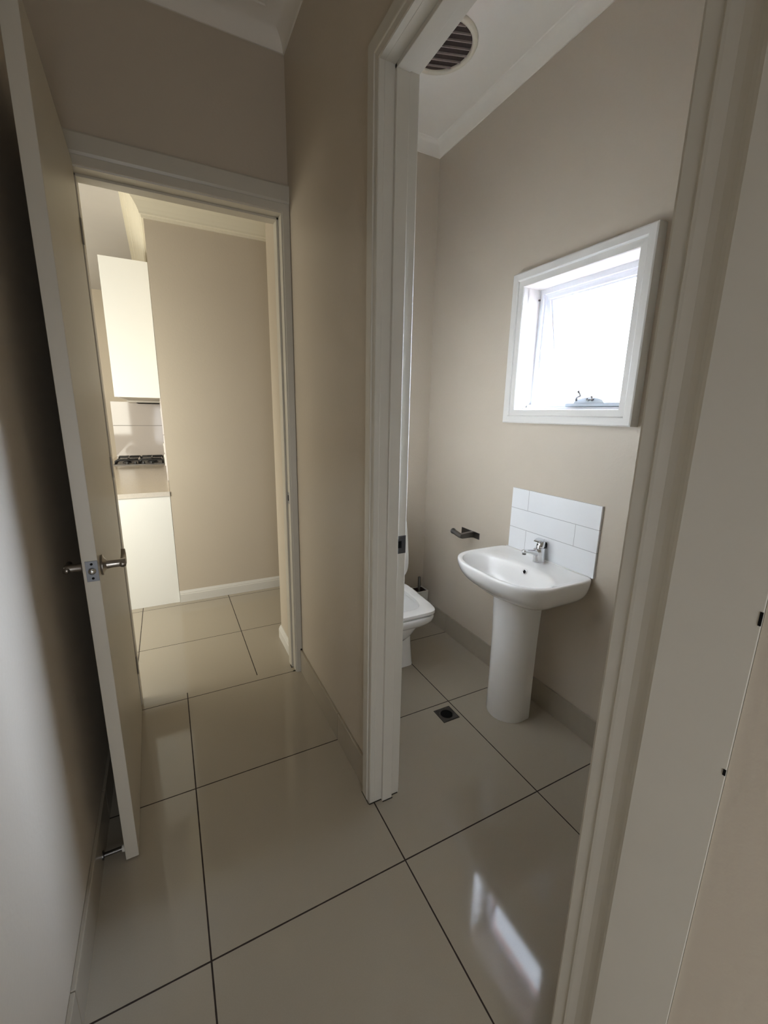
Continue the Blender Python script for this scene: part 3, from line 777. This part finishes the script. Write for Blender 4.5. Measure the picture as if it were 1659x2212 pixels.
# ------------------------------------------------------------------ floor drain
FD = empty('floor_drain', (0.535, 0.523, 0.0), 'square steel floor drain with a round dark opening in the toilet room floor', 'drain')
x0, x1, y0, y1 = 0.490, 0.578, 0.478, 0.566
cxx, cyy = (x0 + x1) / 2, (y0 + y1) / 2
N4 = 32
def sqring(z, h):
    out = []
    for k in range(N4):
        t = 2 * PI * k / N4 + PI / 4; c, s = math.cos(t), math.sin(t); m = max(abs(c), abs(s))
        out.append((cxx + h * c / m, cyy + h * s / m, z))
    return out
def cir(z, r): return [(cxx + r * math.cos(2 * PI * k / N4 + PI / 4), cyy + r * math.sin(2 * PI * k / N4 + PI / 4), z) for k in range(N4)]
b = bmesh.new(); loft(b, [sqring(0.0002, 0.043), sqring(0.002, 0.043), cir(0.0018, 0.0365), cir(0.0008, 0.036), cir(0.0008, 0.0328), cir(0.0024, 0.0322), cir(0.0024, 0.0305), cir(0.0006, 0.0300)], cap0=False, cap1=False)
part('drain_frame', b, M['drain'], FD)
b = bmesh.new(); loft(b, [cir(0.0003, 0.0300), cir(0.0008, 0.0300)]); part('drain_hole', b, M['black'], FD)
b = bmesh.new(); loft(b, [sqring(0.0001, 0.0465), sqring(0.0006, 0.0465)]); part('drain_joint', b, M['dirt'], FD)

# ------------------------------------------------------------------ ceiling exhaust fan
EF = empty('exhaust_fan', (0.60, 0.925, BZ), 'round cream exhaust fan with dusty slats on the toilet room ceiling', 'exhaust fan')
fxx, fyy = 0.601, 0.925
b = bmesh.new()
def cr(r, z): return [(fxx + r * math.cos(2 * PI * k / 64), fyy + r * math.sin(2 * PI * k / 64), BZ + z) for k in range(64)]
loft(b, [cr(0.160, 0.0), cr(0.160, -0.006), cr(0.156, -0.013), cr(0.146, -0.016), cr(0.139, -0.014), cr(0.136, -0.006), cr(0.136, 0.0)], cap0=False, cap1=False)
part('fan_rim', b, M['fan'], EF, smooth=True)
b = bmesh.new(); loft(b, [cr(0.1365, -0.002), cr(0.1365, -0.004)]); part('dust_mesh', b, M['fan_dark'], EF)
an = math.radians(-19); ca, sa = math.cos(an), math.sin(an)
for i in range(-3, 4):
    off = i * 0.036
    hl_ = math.sqrt(max(0.0, 0.1345 ** 2 - off ** 2))
    b = bmesh.new()
    box(b, -hl_, hl_, -0.0018, 0.0018, -0.011, -0.0035)
    bmesh.ops.rotate(b, verts=b.verts, cent=(0, 0, 0), matrix=Matrix.Rotation(an, 3, 'Z'))
    bmesh.ops.translate(b, verts=b.verts, vec=(fxx - sa * off, fyy + ca * off, BZ))
    part('slat', b, M['fan_slat'], EF)

# ------------------------------------------------------------------ kitchen
BT = 0.868
KB = empty('base_cabinet', (-0.87, 3.9, 0), 'white kitchen base cabinet with a plain end panel facing the doorway', 'cabinet')
part('end_panel', boxes((-1.135, -0.592, 2.462, 2.482, 0.0, BT - 0.034)), M['laminate'], KB, bevel=0.001)
part('carcass', boxes((-1.11, -0.592, 2.484, 5.39, 0.10, BT - 0.034)), M['laminate'], KB)
part('kickboard', boxes((-1.07, -0.70, 2.484, 5.39, 0.0, 0.10)), M['laminate'], KB)
for i in range(5):
    ya = 2.49 + i * 0.58
    d = part('cabinet_door', boxes((-1.130, -1.111, ya, ya + 0.574, 0.105, BT - 0.04)), M['laminate'], KB, bevel=0.001)
bt = obj('benchtop', boxes((-1.155, -0.591, 2.452, 5.398, BT - 0.033, BT)), M['stone'], bevel=0.002)
bt['label'] = 'beige stone benchtop on the white base cabinet'; bt['category'] = 'benchtop'
es = obj('front_edge', boxes((-1.156, -0.5915, 2.4505, 2.4525, BT - 0.033, BT - 0.0005)), M['stone_edge'], bt)
es['label'] = 'pale speckled edge'
UC = empty('wall_cabinet', (-0.74, 3.9, 1.53), 'white upper kitchen cabinet high on the wall beyond the doorway', 'cabinet')
part('end_panel', boxes((-0.905, -0.592, 2.98, 2.998, 1.535, 2.515)), M['laminate'], UC, bevel=0.001)
part('carcass', boxes((-0.885, -0.592, 3.0, 5.39, 1.537, 2.515)), M['laminate_in'], UC)
for i in range(4):
    ya = 3.002 + i * 0.597
    part('cabinet_door', boxes((-0.905, -0.887, ya, ya + 0.592, 1.537, 2.515)), M['laminate'], UC, bevel=0.001)
RHD = empty('range_hood', (-0.74, 4.5, 1.52), 'slim dark range hood under the upper kitchen cabinet', 'range hood')
part('hood_body', boxes((-0.90, -0.60, 4.25, 4.85, 1.515, 1.536)), M['laminate_in'], RHD)
part('filter', boxes((-0.82, -0.61, 4.28, 4.82, 1.508, 1.5148)), M['black'], RHD)
ksb = obj('kitchen_splashback', boxes((-1.150, -0.5995, 5.391, 5.40, BT + 0.0005, 1.536)), M['splash_k'])
ksb['label'] = 'glossy pale grey splashback tiles on the far kitchen wall'; ksb['category'] = 'splashback'
ksr = obj('side_splashback', boxes((-0.5995, -0.5905, 3.0, 5.40, BT + 0.0005, 1.534)), M['splash_k'])
ksr['label'] = 'splashback tiles along the kitchen wall behind the cooktop'; ksr['category'] = 'splashback'
for (ya, yb_, za, zb, lab) in ((4.62, 4.92, 1.36, 1.46, 'white power outlet high on the kitchen side wall'), (4.05, 4.22, 1.00, 1.11, 'white power outlet just above the right end of the cooktop'), (3.55, 3.68, 0.93, 1.04, 'white power outlet on the kitchen side wall nearest the doorway')):
    o_ = empty('power_outlet', (-0.6, (ya + yb_) / 2, za), lab, 'power outlet', 'power outlets on the kitchen side wall')
    part('outlet_plate', boxes((-0.608, -0.6, ya, yb_, za, zb)), M['outlet'], o_, bevel=0.002)
    part('rocker', boxes((-0.6105, -0.6081, ya + 0.02, ya + 0.035, zb - 0.03, zb - 0.012)), M['outlet'], o_)

CT = empty('cooktop', (-0.84, 4.5, BT), 'black and steel four-burner gas cooktop set in the stone benchtop', 'cooktop')
cx0, cx1, cy0, cy1 = -1.095, -0.610, 4.25, 4.80
tray = part('cooktop_tray', boxes((cx0, cx1, cy0, cy1, BT, BT + 0.010)), M['traysteel'], CT, bevel=0.003)
ccx = (cx0 + cx1) / 2
for bx_, by_, r in ((-0.975, 4.44, 0.035), (-0.73, 4.44, 0.045), (-0.975, 4.66, 0.045), (-0.73, 4.66, 0.03)):
    b = bmesh.new(); tube(b, [(bx_, by_, BT + 0.010), (bx_, by_, BT + 0.018), (bx_, by_, BT + 0.019), (bx_, by_, BT + 0.028), (bx_, by_, BT + 0.030)], [r * 1.25, r * 1.2, r, r, r * 0.8], 20)
    part('burner', b, M['iron'], CT, autosmooth=40)
for (gx0, gx1) in ((cx0 + 0.02, ccx - 0.006), (ccx + 0.006, cx1 - 0.02)):
    b = bmesh.new(); zt = BT + 0.048; th = 0.0085
    gy0, gy1 = cy0 + 0.075, cy1 - 0.02
    gxm = (gx0 + gx1) / 2
    for ya in (gy0, gy1): tube(b, [(gx0, ya, BT + 0.010), (gx0, ya, zt - 0.010), (gx0 + 0.012, ya, zt), (gx1 - 0.012, ya, zt), (gx1, ya, zt - 0.010), (gx1, ya, BT + 0.010)], th, 8)
    for xa in (gx0, gx1): tube(b, [(xa, gy0, BT + 0.020), (xa, gy1, BT + 0.020)], th, 8)
    tube(b, [(gxm, gy0, zt), (gxm, gy1, zt)], th, 8)
    for ya in (4.44, 4.66): tube(b, [(gx0 + 0.01, ya, zt), (gx1 - 0.01, ya, zt)], th, 8)
    part('trivet', b, M['iron'], CT, smooth=True)
for i in range(4):
    kx = -0.965 + i * 0.075
    b = bmesh.new(); tube(b, [(kx, cy0 + 0.035, BT + 0.010), (kx, cy0 + 0.035, BT + 0.014), (kx, cy0 + 0.035, BT + 0.015), (kx, cy0 + 0.035, BT + 0.034)], [0.021, 0.021, 0.015, 0.0135], 16)
    part('knob', b, M['iron'], CT, autosmooth=40)
